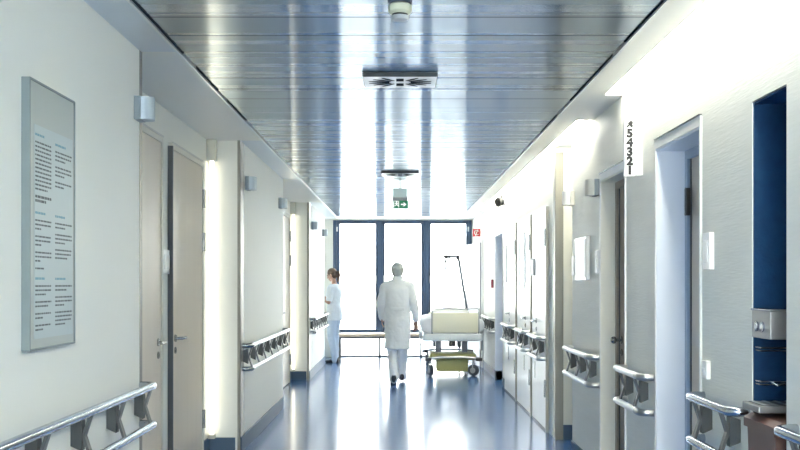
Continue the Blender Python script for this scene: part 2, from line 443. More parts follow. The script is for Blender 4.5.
# right doors in deep reveals
def reveal(n, y0, y1, zt, depth, label, jm, leafm, frm, leaf_in):
    r = sroot('door_%d' % n, (HR, (y0+y1)/2, 0), label, 'door')
    b = MB()
    b.box(HR-.006, HR+depth, y1-.012, y1, 0, zt); b.box(HR-.006, HR+depth, y0, y0+.012, 0, zt); b.box(HR-.006, HR+depth, y0+.012, y1-.012, zt-.012, zt)
    b.build('jamb', jm, r)
    b = MB()
    for (a, c) in ((y0-.016, y0), (y1, y1+.02)): b.box(HR-.010, HR, a, c, 0, zt+.05)
    b.box(HR-.010, HR, y0, y1, zt, zt+.05)
    b.build('door_frame', M['frame_white'], r)
    b = MB(); b.box(HR-.014, HR-.0, y0-.016, y1+.02, zt+.05, zt+.058); b.build('head_trim', M['chrome_dark'], r)
    b = MB(); X = HR+depth
    b.box(X-.02, X+.03, y0+.012, y0+.05, 0, zt-.012); b.box(X-.02, X+.03, y1-.06, y1-.012, 0, zt-.012); b.box(X-.02, X+.03, y0+.05, y1-.06, zt-.06, zt-.012)
    b.build('stop_frame', frm, r)
    b = MB(); b.box(X, X+.04, y0+.05, y1-.068, .01, zt-.06); b.build('leaf', leafm, r)
    b = MB(); b.box(X-.006, X+.012, y1-.078, y1-.060, .01, zt-.06); b.build('seal', M['darkgrey'], r)
    return r, X
r, X = reveal(4, 4.75, 5.56, 2.178, .17, 'door in a pale blue lit reveal beside the switch plate', M['jamb_daylit'], M['door_beige'], M['frame_blue'], .17)
hinges(r, X-.040, X-.015, 5.452, 5.485, (1.88, .40), M['dark'], .15)
for k in range(4):
    b = MB(); b.disc((X-.0205, 5.525, 1.955-.045*k), (-1,0,0), .008, .004, 10); b.build('screw', M['web'], r)
r, X = reveal(5, 6.33, 7.10, 2.16, .115, 'grey brown door under the number sign', M['cream'], M['door_brown'], M['door_brown'], .1)
lever(r, X-.0, 6.96, 1.04, -1, -1, M['chrome_dark'], knob=True)
r, X = reveal(6, 13.9, 14.95, 2.15, .14, 'far door in a daylight tinted reveal behind the row of white doors', M['jamb_daylit'], M['door_white'], M['frame_blue'], .1)

def flush_door(n, y0, y1, label, hy, hd, sign=None):
    r = sroot('door_%d' % n, (HR, (y0+y1)/2, 0), label, 'door')
    zt = 2.16
    b = MB(); b.box(HR-.016, HR, y0+.03, y1-.02, .02, zt, .003); b.build('leaf', M['door_white'], r)
    b = MB(); b.box(HR-.026, HR, y0-.01, y0+.03, 0, zt+.02); b.build('jamb', M['steel_guard'], r)
    b = MB(); b.box(HR-.010, HR, y0+.03, y1, zt, zt+.03); b.build('head_trim', M['edge'], r)
    b = MB(); b.box(HR-.018, HR, y0+.03, y1-.02, 0, .02); b.build('seal', M['dark'], r)
    lever(r, HR-.016, hy, 1.05, -1, -1, M['chrome_dark'])
    hinges(r, HR-.040, HR-.014, y0+.025, y0+.06, (1.88, .42), M['chrome_dark'], .17)
    b = MB(); b.box(HR-.022, HR-.015, hy+.10, hy+.14, .45, .62, .002); b.build('pull_plate', M['chrome_dark'], r)
    return r
flush_door(7, 9.62, 10.72, 'white door next to the cream recess, nearest of the three flush doors', 10.35, -1)
flush_door(8, 10.78, 12.10, 'white flush door behind the tall framed notice, middle of the three', 11.25, -1)
flush_door(9, 12.18, 13.55, 'white flush door nearest the bed, last of the three', 12.9, -1)
# an open leaf by the windows
r = sroot('door_10', (HR, 17.25, 0), 'tall white door standing open against the window end', 'door')
p0, p1 = Vector((1.40, 17.25, 0)), Vector((1.20, 18.12, 0)); d = (p1-p0).normalized(); nn = Vector((-d.y, d.x, 0))
def obox(b, a0, a1, t0, t1, z0, z1):
    pts = [p0+d*a0+nn*t0, p0+d*a1+nn*t0, p0+d*a1+nn*t1, p0+d*a0+nn*t1]
    b.loft([[(q.x,q.y,z0) for q in pts], [(q.x,q.y,z1) for q in pts]]); return b
obox(MB(), .02, .89, -.02, .02, .012, 2.14).build('leaf', M['leaf_blue'], r)
obox(MB(), -.01, .02, -.026, .026, 0, 2.15).build('jamb', M['grey'], r)
obox(MB(), .80, .82, .02, .055, .98, 1.12).build('handle', M['steel'], r)
b = MB(); b.box(HR-.03, HR, 17.1, 17.22, 0, 2.2); b.build('door_frame', M['frame_white'], r)

# ------------------------------------------------------------------ handrails
def handrail(wx, s, y0, y1, label, group, tube_m, cap_m, ys):
    """wx wall face, s direction into the corridor"""
    zt, zb, off = .905, .705, .078
    r = thing('handrail', label, 'handrail', (wx, (y0+y1)/2, zb), group)
    x = wx + s*off
    for z, nm in ((zt, 'top_rail'), (zb, 'bottom_rail')):
        b = MB(); b.tube([(x, y0+.10, z), (x, y1-.10, z)], .0195, 16); t = sm(b.build(nm, tube_m, r))
        for (ya, dr) in ((y0, 1), (y1, -1)):
            pts = [(x, ya+dr*.10, z)]
            for k in range(7):
                a = PI/2*k/6
                pts.append((x - s*.045*(1-math.cos(a)), ya+dr*(.045 - .045*math.sin(a)) + 0, z))
            pts.append((wx, ya, z))
            b = MB(); b.tube(pts, .0200, 16); sm(b.build('end_cap', cap_m, t))
    for yy in ys:
        b = MB()
        b.prism([(wx, .86), (wx, .765), (wx+s*.044, .745), (wx+s*.048, .81), (wx+s*.044, .875)], 'y', yy-.024, yy+.024)
        br = b.build('bracket', M['web'], r)
        b = MB()
        for (za, zc) in ((zt-.012, .805), (zb+.012, .805)):
            b.prism([(x-.006, za), (x+.006, za), (wx+s*.05+.006, zc), (wx+s*.05-.006, zc)], 'y', yy-.018, yy+.018)
        b.build('strut', M['strut'], br)
    return r
GR = 'handrails along the corridor walls'
def fr(a, b_, n): return [a+(b_-a)*k/(n-1) for k in range(n)]
handrail(HL, 1, 2.05, 5.19, 'polished steel double handrail under the text board', GR, M['chrome'], M['chrome'], [2.12, 2.62, 3.12, 3.62, 4.12, 4.62, 5.10])
handrail(HL, 1, 8.53, 11.50, 'double handrail on the plaster wall between first and second niche', GR, M['alu'], M['chrome_dark'], [8.60, 9.05, 9.52, 10.0, 10.5, 11.0, 11.4])
handrail(HL, 1, 14.95, 17.80, 'double handrail on the plaster wall just before the nurse', GR, M['alu'], M['chrome_dark'], [15.05, 15.5, 15.95, 16.4, 16.85, 17.3, 17.7])
handrail(HR, -1, 1.60, 3.60, 'steel double handrail cut by the picture edge beside the brown bin', GR, M['chrome'], M['chrome'], [1.75, 2.35, 2.95, 3.45])
handrail(HR, -1, 4.10, 4.70, 'short steel double handrail between the blue recess and the blue lit reveal', GR, M['chrome'], M['chrome'], [4.22, 4.60])
handrail(HR, -1, 5.62, 6.29, 'short double handrail on the wall under the number sign', GR, M['alu'], M['steel'], [5.78, 6.15])
handrail(HR, -1, 7.15, 8.26, 'double handrail between the brown door and the cream recess', GR, M['alu'], M['steel'], [7.30, 7.70, 8.12])
handrail(HR-.016, -1, 9.66, 10.46, 'short double handrail across the nearest white flush door', GR, M['alu'], M['steel'], [9.85, 10.3])
handrail(HR-.016, -1, 10.90, 11.62, 'short double handrail across the middle white flush door', GR, M['alu'], M['steel'], [11.06, 11.46])
handrail(HR-.016, -1, 12.25, 13.20, 'short double handrail across the last white flush door', GR, M['alu'], M['steel'], [12.4, 12.72, 13.05])
handrail(HR, -1, 15.05, 16.60, 'double handrail on the wall beside the hospital bed', GR, M['alu'], M['steel'], [15.2, 15.6, 16.0, 16.4])

# ------------------------------------------------------------------ wall lamps
def call_lamp(wx, s, y, z, label, base_m=None, lens_m=None):
    r = thing('wall_lamp', label, 'wall lamp', (wx, y, z), 'small corridor signal lamps')
    b = MB(); b.box(wx, wx+s*.036, y-.055, y+.055, z-.06, z+.06, .004); b.build('base_plate', base_m or M['lamp_grey'], r)
    b = MB()
    pl = []
    for k in range(9):
        a = -PI/2 + PI*k/8
        pl.append((wx+s*(.036+.058*math.cos(a)**.6 if abs(math.cos(a)) > 1e-6 else wx*0+.036) if False else wx+s*(.036+.058*max(0, math.cos(a))**.55), y+.052*math.sin(a)))
    b.prism(pl, 'z', z-.057, z+.057); sm(b.build('lens', lens_m or M['lamp_lens'], r))
call_lamp(HL, 1, 5.12, 2.325, 'blue grey wall lamp at the end of the near plaster wall')
call_lamp(HL, 1, 8.76, 2.31, 'grey wall lamp beside the first steel corner guard')
call_lamp(HL, 1, 11.15, 2.33, 'grey wall lamp just before the second niche')
call_lamp(HL, 1, 15.25, 2.32, 'grey wall lamp just past the second steel corner guard')
call_lamp(HL, 1, 17.4, 2.32, 'grey wall lamp on the plaster wall nearest the nurse')
call_lamp(HR, -1, 7.22, 2.125, 'beige wall lamp beside the top of the brown door', M['lamp_grey'], M['frame_beige'])
call_lamp(HR, -1, 8.24, 2.135, 'beige wall lamp beside the cream recess', M['frame_beige'], M['frame_white'])

# vertical lamps in the niche corners
def corner_lamp(y, label):
    r = thing('corner_lamp', label, 'lamp', (NB, y, .14), 'vertical niche corner lamps')
    b = MB(); b.tube([(NB+.045, y-.045, .17), (NB+.045, y-.045, 2.46)], .016, 16); sm(b.build('tube', M['tube_warm'], r))
    b = MB(); b.box(NB, NB+.08, y-.07, y, 2.46, CZ, .003); b.build('top_fitting', M['frame_beige'], r)
    b = MB(); b.box(NB+.013, NB+.07, y-.065, y-.013, .135, .17, .003); b.build('bottom_fitting', M['frame_beige'], r)
corner_lamp(8.42, 'vertical warm lamp in the corner of the first niche')
corner_lamp(14.82, 'vertical warm lamp in the corner of the second niche')

# ------------------------------------------------------------------ text board on the left wall
r = thing('information_board', 'tall blue grey text board on the near plaster wall', 'sign board', (HL, 3.83, 1.19))
by0, by1, bz0, bz1, bx = 3.57, 4.06, 1.195, 2.165, HL+.026
b = MB(); b.box(HL, bx, by0, by1, bz0, bz1, .002); b.build('panel', M['board'], r)
b = MB(); b.box(HL, bx+.004, by0-.006, by0+.004, bz0-.004, bz1+.004); b.box(HL, bx+.004, by1-.004, by1+.006, bz0-.004, bz1+.004)
b.box(HL, bx+.004, by0, by1, bz1-.002, bz1+.006); b.box(HL, bx+.004, by0, by1, bz0-.006, bz0+.002); b.build('frame', M['board_edge'], r)
b = MB(); b.box(bx, bx+.002, by0+.045, by1-.02, bz0+.035, 2.01); sheet = b.build('text_panel', M['board_sheet'], r)
tx = bx+.002
def words(mb, y0, y1, z, h):
    y = y0
    while y < y1-.006:
        w = min(random.uniform(.010, .034), y1-y)
        mb.box(tx, tx+.0006, y, y+w, z-h/2, z+h/2); y += w+.006
def column(y0, w, z, blocks):
    for kind, n in blocks:
        mb = MB()
        for k in range(n):
            ww = w if k < n-1 else w*random.uniform(.3, .8)
            if kind == 'h': words(mb, y0, y0+w*.62, z, .0085)
            elif kind == 'b': words(mb, y0, y0+ww, z, .0095)
            else: words(mb, y0, y0+ww, z, .0062)
            z -= .0155
        mb.build('heading' if kind == 'h' else 'text_block', M['ink_blue'] if kind == 'h' else M['ink'], sheet)
        z -= .012
# Y runs away from the viewer: first column is the nearer one
column(by0+.055, .165, 1.975, [('h',1),('t',12),('b',2)])
column(by0+.265, .19, 1.965, [('h',1),('t',3),('t',3),('t',2)])
column(by0+.055, .165, 1.690, [('h',1),('t',3),('t',3),('t',3),('t',1)])
column(by0+.265, .19, 1.690, [('h',1),('t',2),('t',3),('t',3)])
column(by0+.055, .165, 1.450, [('h',1),('t',3),('t',2),('t',2),('t',2)])
column(by0+.265, .19, 1.450, [('h',1),('t',2),('t',3),('t',4)])

# ------------------------------------------------------------------ number sign 54321
def text(s, size, loc, parent, m, sx=1, off=0.0, name='numeral'):
    cu = bpy.data.curves.new(name, 'FONT'); cu.body = s; cu.size = size; cu.extrude = .0006; cu.offset = off
    cu.align_x = 'CENTER'; cu.align_y = 'CENTER'
    o = bpy.data.objects.new(name, cu); COL.objects.link(o)
    dg = bpy.context.evaluated_depsgraph_get(); me = bpy.data.meshes.new_from_object(o.evaluated_get(dg))
    bpy.data.objects.remove(o)
    me.transform(Matrix.Translation(loc) @ Matrix.Rotation(PI/2, 4, 'X') @ Matrix.Diagonal((sx,1,1,1)))
    me.materials.append(m)
    o = bpy.data.objects.new(name, me); COL.objects.link(o); o.parent = parent
    o.matrix_parent_inverse = Matrix.Translation(-parent_loc(parent)); return o
r = thing('number_sign', 'projecting white sign with stacked black numerals 5 4 3 2 1', 'sign', (HR, 5.90, 2.07))
b = MB(); b.box(1.322, 1.384, 5.89, 5.925, 2.065, 2.405, .002); face = b.build('numeral_panel', M['white'], r)
b = MB(); b.box(1.386, HR, 5.885, 5.93, 2.068, 2.405, .003); arm = b.build('wall_arm', M['frame_white'], r)
for k, ch in enumerate('54321'):
    text(ch, .066, (1.353, 5.8885, 2.316-.0545*k), face, M['dark'], 1.05, .0042)
for k in range(6):
    b = MB(); b.box(1.400, 1.412, 5.8835, 5.885, 2.12+.045*k, 2.124+.045*k); b.build('tick', M['grey'], arm)
b = MB(); b.prism([(1.332,2.357),(1.346,2.372),(1.340,2.378),(1.362,2.394),(1.376,2.376),(1.366,2.372),(1.374,2.358),(1.360,2.352),(1.352,2.364),(1.342,2.352)], 'y', 5.8875, 5.8895)
b.build('emblem', M['dark'], face)

# ------------------------------------------------------------------ small fittings on the walls
def plate(x0, x1, y0, y1, z0, z1, label, name, cat, m, btn=None, group=None, s=-1):
    r = thing(name, label, cat, ((x0+x1)/2, (y0+y1)/2, z0), group)
    b = MB(); b.box(x0, x1, y0, y1, z0, z1, .003); b.build('housing', m, r)
    xf = x0 if s < 0 else x1
    if btn:
        b = MB(); b.box(xf, xf+s*.004, y0+(y1-y0)*.2, y1-(y1-y0)*.2, z0+(z1-z0)*btn[0], z0+(z1-z0)*btn[1], .001); b.build('rocker', btn[2], r)
    return r
plate(HR-.024, HR, 4.55, 4.645, 1.495, 1.665, 'white switch plate at eye height beside the blue recess', 'switch_plate', 'switch', M['white'], (.2,.8,M['frame_white']))
plate(HR-.022, HR, 4.60, 4.67, .99, 1.075, 'small ivory call switch low beside the blue lit reveal', 'call_switch', 'switch', M['frame_white'], (.2,.6,M['white']))
plate(HR-.02, HR, 7.15, 7.24, 1.51, 1.67, 'narrow white switch plate beside the brown door', 'switch_plate', 'switch', M['white'], (.2,.8,M['frame_white']))
plate(HR-.02, HR, 8.10, 8.22, 1.50, 1.66, 'narrow white switch plate beside the cream recess', 'switch_plate', 'switch', M['white'], (.2,.8,M['frame_white']))
r = thing('sign_holder', 'silver and white notice holder on the wall between two switch plates', 'notice holder', (HR, 7.7, 1.46))
b = MB(); b.box(HR-.032, HR, 7.52, 7.98, 1.46, 1.79, .003); b.build('case', M['steel'], r)
b = MB(); b.box(HR-.036, HR-.032, 7.545, 7.955, 1.48, 1.77); b.build('sheet', M['white'], r)
for k, (y0, y1) in enumerate(((6.77, 6.88), (6.885, 6.95))):
    plate(NB, NB+.018, y0, y1, 1.50, 1.665, ('white double switch plate between the two beige niche doors', 'slim white plate against the dark door edge strip')[k], 'switch_plate', 'switch', M['white'], (.2,.8,M['frame_white']), s=1)
# framed notices by the far doors
r = thing('notice_sign', 'tall thin framed notice on the middle white flush door', 'notice', (HR-.016, 11.55, 1.40))
b = MB(); frm = [(11.78, 11.81), (11.30, 11.33)]
for a, c in frm: b.box(HR-.030, HR-.016, a, c, 1.38, 2.02)
b.box(HR-.030, HR-.016, 11.30, 11.81, 2.0, 2.02); b.box(HR-.030, HR-.016, 11.30, 11.81, 1.38, 1.40); b.build('frame', M['chrome_dark'], r)
b = MB(); b.box(HR-.022, HR-.016, 11.33, 11.78, 1.40, 2.0); b.build('sheet', M['white'], r)
r = thing('notice_sign', 'short framed door notice beside the nearest white flush door handle', 'notice', (HR-.016, 10.6, 1.5))
b = MB(); b.box(HR-.034, HR-.016, 10.48, 10.66, 1.52, 1.70, .002); b.build('frame', M['grey'], r)
b = MB(); b.box(HR-.036, HR-.034, 10.50, 10.64, 1.54, 1.68); b.build('sheet', M['white'], r)
r = thing('notice_sign', 'narrow framed notice on the last white flush door', 'notice', (HR-.016, 13.2, 1.45))
b = MB(); b.box(HR-.026, HR-.016, 13.2, 13.42, 1.45, 1.95, .002); b.build('frame', M['grey'], r)
b = MB(); b.box(HR-.028, HR-.026, 13.23, 13.39, 1.48, 1.92); b.build('sheet', M['frame_white'], r)

r = thing('wall_sounder', 'small black sounder high on the wall above the white flush doors', 'alarm sounder', (HR, 13.6, 2.58))
b = MB(); b.disc((HR, 13.6, 2.565), (-1,0,0), .07, .02, 20); b.build('base_plate', M['white'], r)
b = MB(); b.tube([(HR-.015, 13.6, 2.55), (HR-.06, 13.6, 2.55), (HR-.105, 13.57, 2.54)], [.04, .060, .068], 16); sm(b.build('horn', M['dark'], r))
b = MB(); b.tube([(HR-.05, 13.6, 2.585), (HR-.055, 13.6, 2.638)], .014, 8); b.build('stem', M['dark'], r)
r = thing('fire_alarm_switch', 'small dark red alarm button on the wall by the far reveal', 'alarm', (HR, 15.35, 1.43))
b = MB(); b.box(HR-.035, HR, 15.28, 15.42, 1.37, 1.50, .006); b.build('housing', M['dark_red'], r)
b = MB(); b.box(HR-.038, HR-.035, 15.32, 15.38, 1.41, 1.46); b.build('button', M['dark'], r)
r = thing('fire_sign', 'red projecting fire sign with white hose symbol near the window', 'sign', (HR, 17.0, 2.23))
b = MB(); b.box(1.235, 1.37, 16.995, 17.01, 2.235, 2.37, .002); pl = b.build('panel', M['red'], r)
b = MB(); b.box(1.37, HR, 16.997, 17.008, 2.28, 2.33); b.build('wall_arm', M['steel'], r)
b = MB(); b.tube([(1.302+.038*math.cos(a), 16.993, 2.303+.038*math.sin(a)) for a in [PI*2*k/20*.8+.5 for k in range(21)]], .006, 8)
b.tube([(1.28, 16.993, 2.25), (1.325, 16.993, 2.355)], .006, 8); b.build('hose_symbol', M['white'], pl)

# ------------------------------------------------------------------ ceiling fixtures
r = thing('smoke_detector', 'round ivory smoke detector on the metal ceiling', 'smoke detector', (0, 4.22, CZ))
b = MB(); b.tube([(0,4.22,CZ+.004),(0,4.22,CZ-.028)], .052, 28); sm(b.build('base', M['detector_base'], r))
b = MB(); b.tube([(0,4.22,CZ-.028),(0,4.22,CZ-.036),(0,4.22,CZ-.062),(0,4.22,CZ-.072)], [.040,.050,.050,.040], 28); sm(b.build('housing', M['detector'], r))
b = MB(); b.tube([(0,4.22,CZ-.072),(0,4.22,CZ-.080)], .034, 24); b.build('slot_ring', M['dark'], r)
b = MB(); b.tube([(0,4.22,CZ-.080),(0,4.22,CZ-.096)], [.038,.034], 24); sm(b.build('sensor_cap', M['grey'], r))
def vent(y, w, label, sy=.78):
    r = thing('ceiling_vent', label, 'ceiling vent', (0, y, CZ), 'square swirl vents in the ceiling')
    h = w/2; v = h*sy; zb = CZ-.020
    b = MB(); b.box(-h, h, y-v, y+v, zb, CZ+.003, .003); b.build('plate', M['vent'], r)
    b = MB(); b.box(-h-.004, h+.004, y-v-.006, y-v, zb-.002, CZ+.002); b.box(-h-.004, h+.004, y+v, y+v+.006, zb+.006, CZ+.002)
    b.box(-h-.004, -h, y-v, y+v, zb+.006, CZ+.002); b.box(h, h+.004, y-v, y+v, zb+.006, CZ+.002); b.build('frame', M['vent_edge'], r)
    for k in range(16):
        a = 2*PI*(k+.5)/16
        if abs(math.cos(a)) < .3: continue
        L0, L1 = h*.30, h*.88
        ca, sa = math.cos(a), math.sin(a)*sy
        b = MB(); q = []
        for (u, w_) in ((L0, -.008), (L1*.7, -.014), (L1, -.005), (L1, .005), (L1*.7, .014), (L0, .008)): q.append((u*ca-w_*sa, y+u*sa+w_*ca))
        b.prism(q, 'z', zb-.0012, zb+.002); b.build('slot', M['vent_dark'], r)
    for sgn in (-1, 1):
        b = MB(); b.box(-.022, .022, y+sgn*.068-.036, y+sgn*.068+.036, zb-.0015, zb+.002); b.build('slot', M['vent_dark'], r)
vent(5.90, .425, 'large square swirl vent, first behind the smoke detector')
vent(10.9, .40, 'square swirl vent farther on, just before the exit sign')
r = thing('exit_sign', 'green exit sign with running figure and arrow hanging from ceiling', 'exit sign', (0, 12.0, 2.33))
b = MB(); b.box(-.085, .085, 11.96, 12.05, 2.435, 2.575, .006); hs = b.build('lamp_housing', M['teal_metal'], r)
b = MB(); b.box(-.09, .09, 11.955, 12.055, 2.43, 2.47, .004); b.build('lower_cover', M['grey'], hs)
b = MB(); b.box(-.012, .012, 11.995, 12.015, 2.57, CZ+.003); b.build('hanger', M['steel'], r)
b = MB(); b.box(-.085, .098, 11.985, 12.02, 2.335, 2.432, .002); pn = b.build('pictogram_panel', M['green'], r)
b = MB(); b.box(-.13, .145, 11.98, 12.03, 2.328, 2.335); b.build('bottom_plate', M['steel'], r)
yy = 11.9835
def flat(poly): 
    b = MB(); b.prism(poly, 'y', yy-.001, yy+.001); return b
ar = flat([(.012,2.377),(.050,2.377),(.036,2.362),(.050,2.362),(.076,2.384),(.050,2.406),(.036,2.406),(.050,2.391),(.012,2.391)]); ar.build('arrow', M['pict'], pn)
b = MB(); b.disc((-.040, yy-.001, 2.414), (0,1,0), .0085, .002, 14)
b.prism([(-.050,2.404),(-.030,2.404),(-.022,2.390),(-.028,2.388),(-.036,2.396),(-.034,2.382),(-.020,2.370),(-.026,2.365),(-.042,2.377),(-.056,2.364),(-.066,2.364),(-.066,2.370),(-.058,2.371),(-.048,2.384),(-.050,2.395),(-.060,2.390),(-.064,2.395)], 'y', yy-.001, yy+.001)
b.build('running_figure', M['pict'], pn)
b = MB(); b.box(-.078,-.070,yy-.001,yy+.001,2.348,2.422); b.box(-.020,-.012,yy-.001,yy+.001,2.348,2.422); b.box(-.07,-.02,yy-.001,yy+.001,2.420,2.426); b.build('door_symbol', M['pict'], pn)

# ------------------------------------------------------------------ blue dispenser recess on the right
r = sroot('trim_8', (HR, 3.88, 0), 'deep blue lining of the wash recess', 'recess lining')
b = MB(); b.box(HR+.004, 1.75, 4.052, 4.06, 0, 2.165); b.box(1.742, 1.75, 3.70, 4.052, 0, 2.165); b.box(HR+.004, 1.742, 3.70, 4.052, 2.158, 2.165)
b.build('lining', M['blue_panel'], r)
r = thing('dispenser_box', 'steel dispenser box with two round buttons in the blue recess', 'dispenser', (1.5, 3.96, 1.2))
b = MB(); b.box(1.425, 1.60, 3.85, 4.052, 1.215, 1.325, .004); bx_ = b.build('case', M['steel_dim'], r)
b = MB(); b.box(1.42, 1.605, 3.845, 4.052, 1.325, 1.333, .002); b.build('lid', M['chrome'], r)
for k in range(2):
    b = MB(); b.disc((1.425, 3.99-.062*k, 1.262), (-1,0,0), .020, .006, 20); bt = sm(b.build('button', M['chrome'], r))
    b = MB(); b.disc((1.419, 3.99-.062*k, 1.262), (-1,0,0), .011, .002, 16); b.build('button_face', M['white'], bt)
for z, lb in ((1.175, 'thin wire holder just under the steel dispenser box'), (1.04, 'thin wire holder with clip just above the steel tray')):
    r = thing('wire_holder', lb, 'wire holder', (1.5, 4.04, z), 'wire holders in the blue recess')
    b = MB(); b.tube([(1.44, 4.052, z), (1.44, 3.99, z), (1.70, 3.99, z), (1.70, 4.052, z)], .0035, 8)
    b.build('wire', M['chrome'], r)
    b = MB(); b.tube([(1.44, 4.052, z-.012), (1.44, 3.995, z-.012), (1.70, 3.995, z-.012), (1.70, 4.052, z-.012)], .003, 8); b.build('wire', M['chrome_dark'], r)
    if z < 1.1:
        b = MB(); b.tube([(1.48, 3.985, z), (1.50, 3.975, z-.014), (1.53, 3.98, z-.004), (1.555, 3.985, z-.016)], .005, 8); b.build('clip', M['chrome'], r)
r = thing('steel_tray', 'steel tray shelf jutting out of the blue recess above the brown bin', 'tray', (1.5, 3.95, .93))
b = MB(); b.box(1.386, 1.70, 3.86, 4.05, .930, .957, .003); b.build('tray', M['steel_dim'], r)
b = MB(); b.box(1.405, 1.68, 3.88, 4.03, .957, .959); b.build('drip_mat', M['darkgrey'], r)
for k in range(6):
    b = MB(); b.box(1.41+.045*k, 1.425+.045*k, 3.885, 4.025, .959, .9605); b.build('slat', M['grey'], r)
for sx in (1.745,):
    b = MB(); b.box(1.69, 1.742, 3.92, 3.98, .93, .955); b.build('bracket', M['steel'], r)
r = thing('waste_bin', 'brown waste bin with orange tab under the steel tray', 'bin', (1.52, 3.88, 0))
b = MB(); b.loft([[(1.42,3.76,0),(1.62,3.76,0),(1.62,3.99,0),(1.42,3.99,0)], [(1.40,3.73,.86),(1.66,3.73,.86),(1.66,4.03,.86),(1.40,4.03,.86)]]); b.build('body', M['brown'], r)
b = MB()
pl = [(1.388, .86), (1.388, .895), (1.42, .912), (1.62, .912), (1.672, .895), (1.672, .86)]
b.prism(pl, 'y', 3.71, 4.04); b.build('lid', M['brown'], r)
b = MB(); b.box(1.40, 1.44, 3.700, 3.712, .862, .905, .003); b.build('tab', M['orange'], r)

# ------------------------------------------------------------------ bench under the windows
r = thing('bench', 'long pale wooden bench on dark legs under the windows', 'bench', (0, 19.2, 0))
b = MB(); b.box(-1.22, 1.20, 19.02, 19.38, .425, .478, .006); b.build('seat', M['wood'], r)
b = MB(); b.box(-1.20, 1.18, 19.04, 19.06, .388, .425); b.box(-1.20, 1.18, 19.34, 19.36, .388, .425); b.build('under_frame', M['darkgrey'], r)
for x in (-1.15, -.39, .40, 1.14):
    for yy_ in (19.05, 19.35):
        b = MB(); b.box(x-.016, x+.016, yy_-.014, yy_+.014, 0, .39); b.build('leg', M['darkgrey'], r)

# ------------------------------------------------------------------ hospital bed
BX0, BX1, BY0, BY1 = .34, 1.29, 15.45, 17.55
r = thing('hospital_bed', 'hospital bed with cream footboard and white linen by the wallpapered wall', 'bed', (.82, 16.5, 0))
b = MB(); b.box(BX0+.03, BX1-.02, BY0+.05, BY1, .56, .655, .02); b.box(BX0+.02, BX1-.02, BY0, BY0+.06, .545, .66, .022, 3); sm(b.build('frame', M['bed_white'], r))
b = MB(); b.box(.50, 1.215, BY0+.015, BY0+.055, .675, .985, .018, 3); fb = sm(b.build('footboard', M['bed_cream'], r))
b = MB(); b.tube([(.497, BY0+.035, .60), (.497, BY0+.035, 1.035), (.505, BY0+.035, 1.045), (1.212, BY0+.035, 1.045), (1.22, BY0+.035, 1.035), (1.22, BY0+.035, .60)], .011, 10); sm(b.build('foot_rail', M['grey'], fb))
b = MB(); b.box(.50, 1.215, BY1-.05, BY1, .675, .93, .018, 3); sm(b.build('headboard', M['bed_cream'], r))
# mattress with overhanging linen
b = MB()
prof = []
for k in range(32):
    a = 2*PI*k/32; ca, sa = math.cos(a), math.sin(a)
    prof.append((.82+.495*(abs(ca)**.45)*(1 if ca >= 0 else -1), .78+.135*(abs(sa)**.6)*(1 if sa >= 0 else -1)))
rs = []
for yv, sc_ in ((BY0+.07,.93),(BY0+.10,1.0),(BY0+.6,1.0),(BY0+1.2,.99),(BY1-.10,1.0),(BY1-.06,.95)):
    rs.append([(.82+(px-.82)*sc_, yv, .78+(pz-.78)*sc_) for px, pz in prof])
b.loft(rs); sm(b.build('mattress', M['linen'], r), 60)
b = MB(); b.ell((.86, BY1-.42, .945), (.33, .24, .085), 24, 14); sm(b.build('pillow', M['pillow'], r))
b = MB()
rs = []
for k, yv in enumerate((BY0+.35, BY0+.45, BY0+.8, BY0+1.1, BY0+1.25)):
    hh = (.91,.975,.99,.97,.92)[k]
    rs.append([(.82+.40*math.cos(PI*j/12)*(1), yv, .86+(hh-.86)*math.sin(PI*j/12)**.6) for j in range(13)] + [(.82+.38*math.cos(PI*j/6), yv, .85) for j in (6,)])
b.loft(rs); sm(b.build('duvet', M['linen'], r), 60)
# side rails and strut
b = MB(); b.tube([(BX0+.015, BY0+.05, .60), (BX0+.015, BY0+.05, .40), (BX0+.03, BY0+.10, .38)], .012, 10); sm(b.build('side_strut', M['bed_white'], r))
for sx, nm in ((BX0-.005, 'side_rail'), (BX1+.005, 'side_rail')):
    b = MB(); b.tube([(sx, BY0+.45, .50), (sx, BY0+.40, .62), (sx, BY0+.40, .66), (sx, BY1-.5, .66), (sx, BY1-.5, .50), (sx, BY0+.45, .50)], .011, 10); sm(b.build(nm, M['bed_white'], r))
b = MB(); b.box(BX1-.045, BX1-.005, BY0+.02, BY0+.20, .40, .56, .012); b.build('control_box', M['grey'], r)
for x in (.605, 1.015):
    b = MB(); b.box(x-.045, x+.045, BY0+.25, BY0+.40, .36, .57, .006); b.build('lifting_column', M['bed_grey'], r)
    b = MB(); b.box(x-.045, x+.045, BY1-.55, BY1-.40, .36, .57, .006); b.build('lifting_column', M['bed_grey'], r)
b = MB(); b.box(.765, .865, BY0+.12, BY0+.42, .455, .56, .008); b.build('motor', M['dark'], r)
b = MB(); b.box(.46, 1.19, BY0+.10, BY0+.85, .245, .342, .03, 3); sm(b.build('chassis_cover', M['bed_green'], r))
b = MB(); b.box(.575, 1.065, BY0+.16, BY0+.8, .062, .25, .02, 3); sm(b.build('lower_cover', M['bed_green'], r))
for yv in (BY0+.075, BY1-.12):
    b = MB(); b.tube([(.43, yv, .27), (.62, yv, .295), (1.02, yv, .295), (1.23, yv, .27)], .021, 12); ax = sm(b.build('axle', M['steel'], r))
    for sx in (.435, 1.225):
        b = MB(); b.box(sx-.05, sx+.05, yv-.05, yv+.04, .235, .285, .012); b.build('bumper', M['dark'], ax)
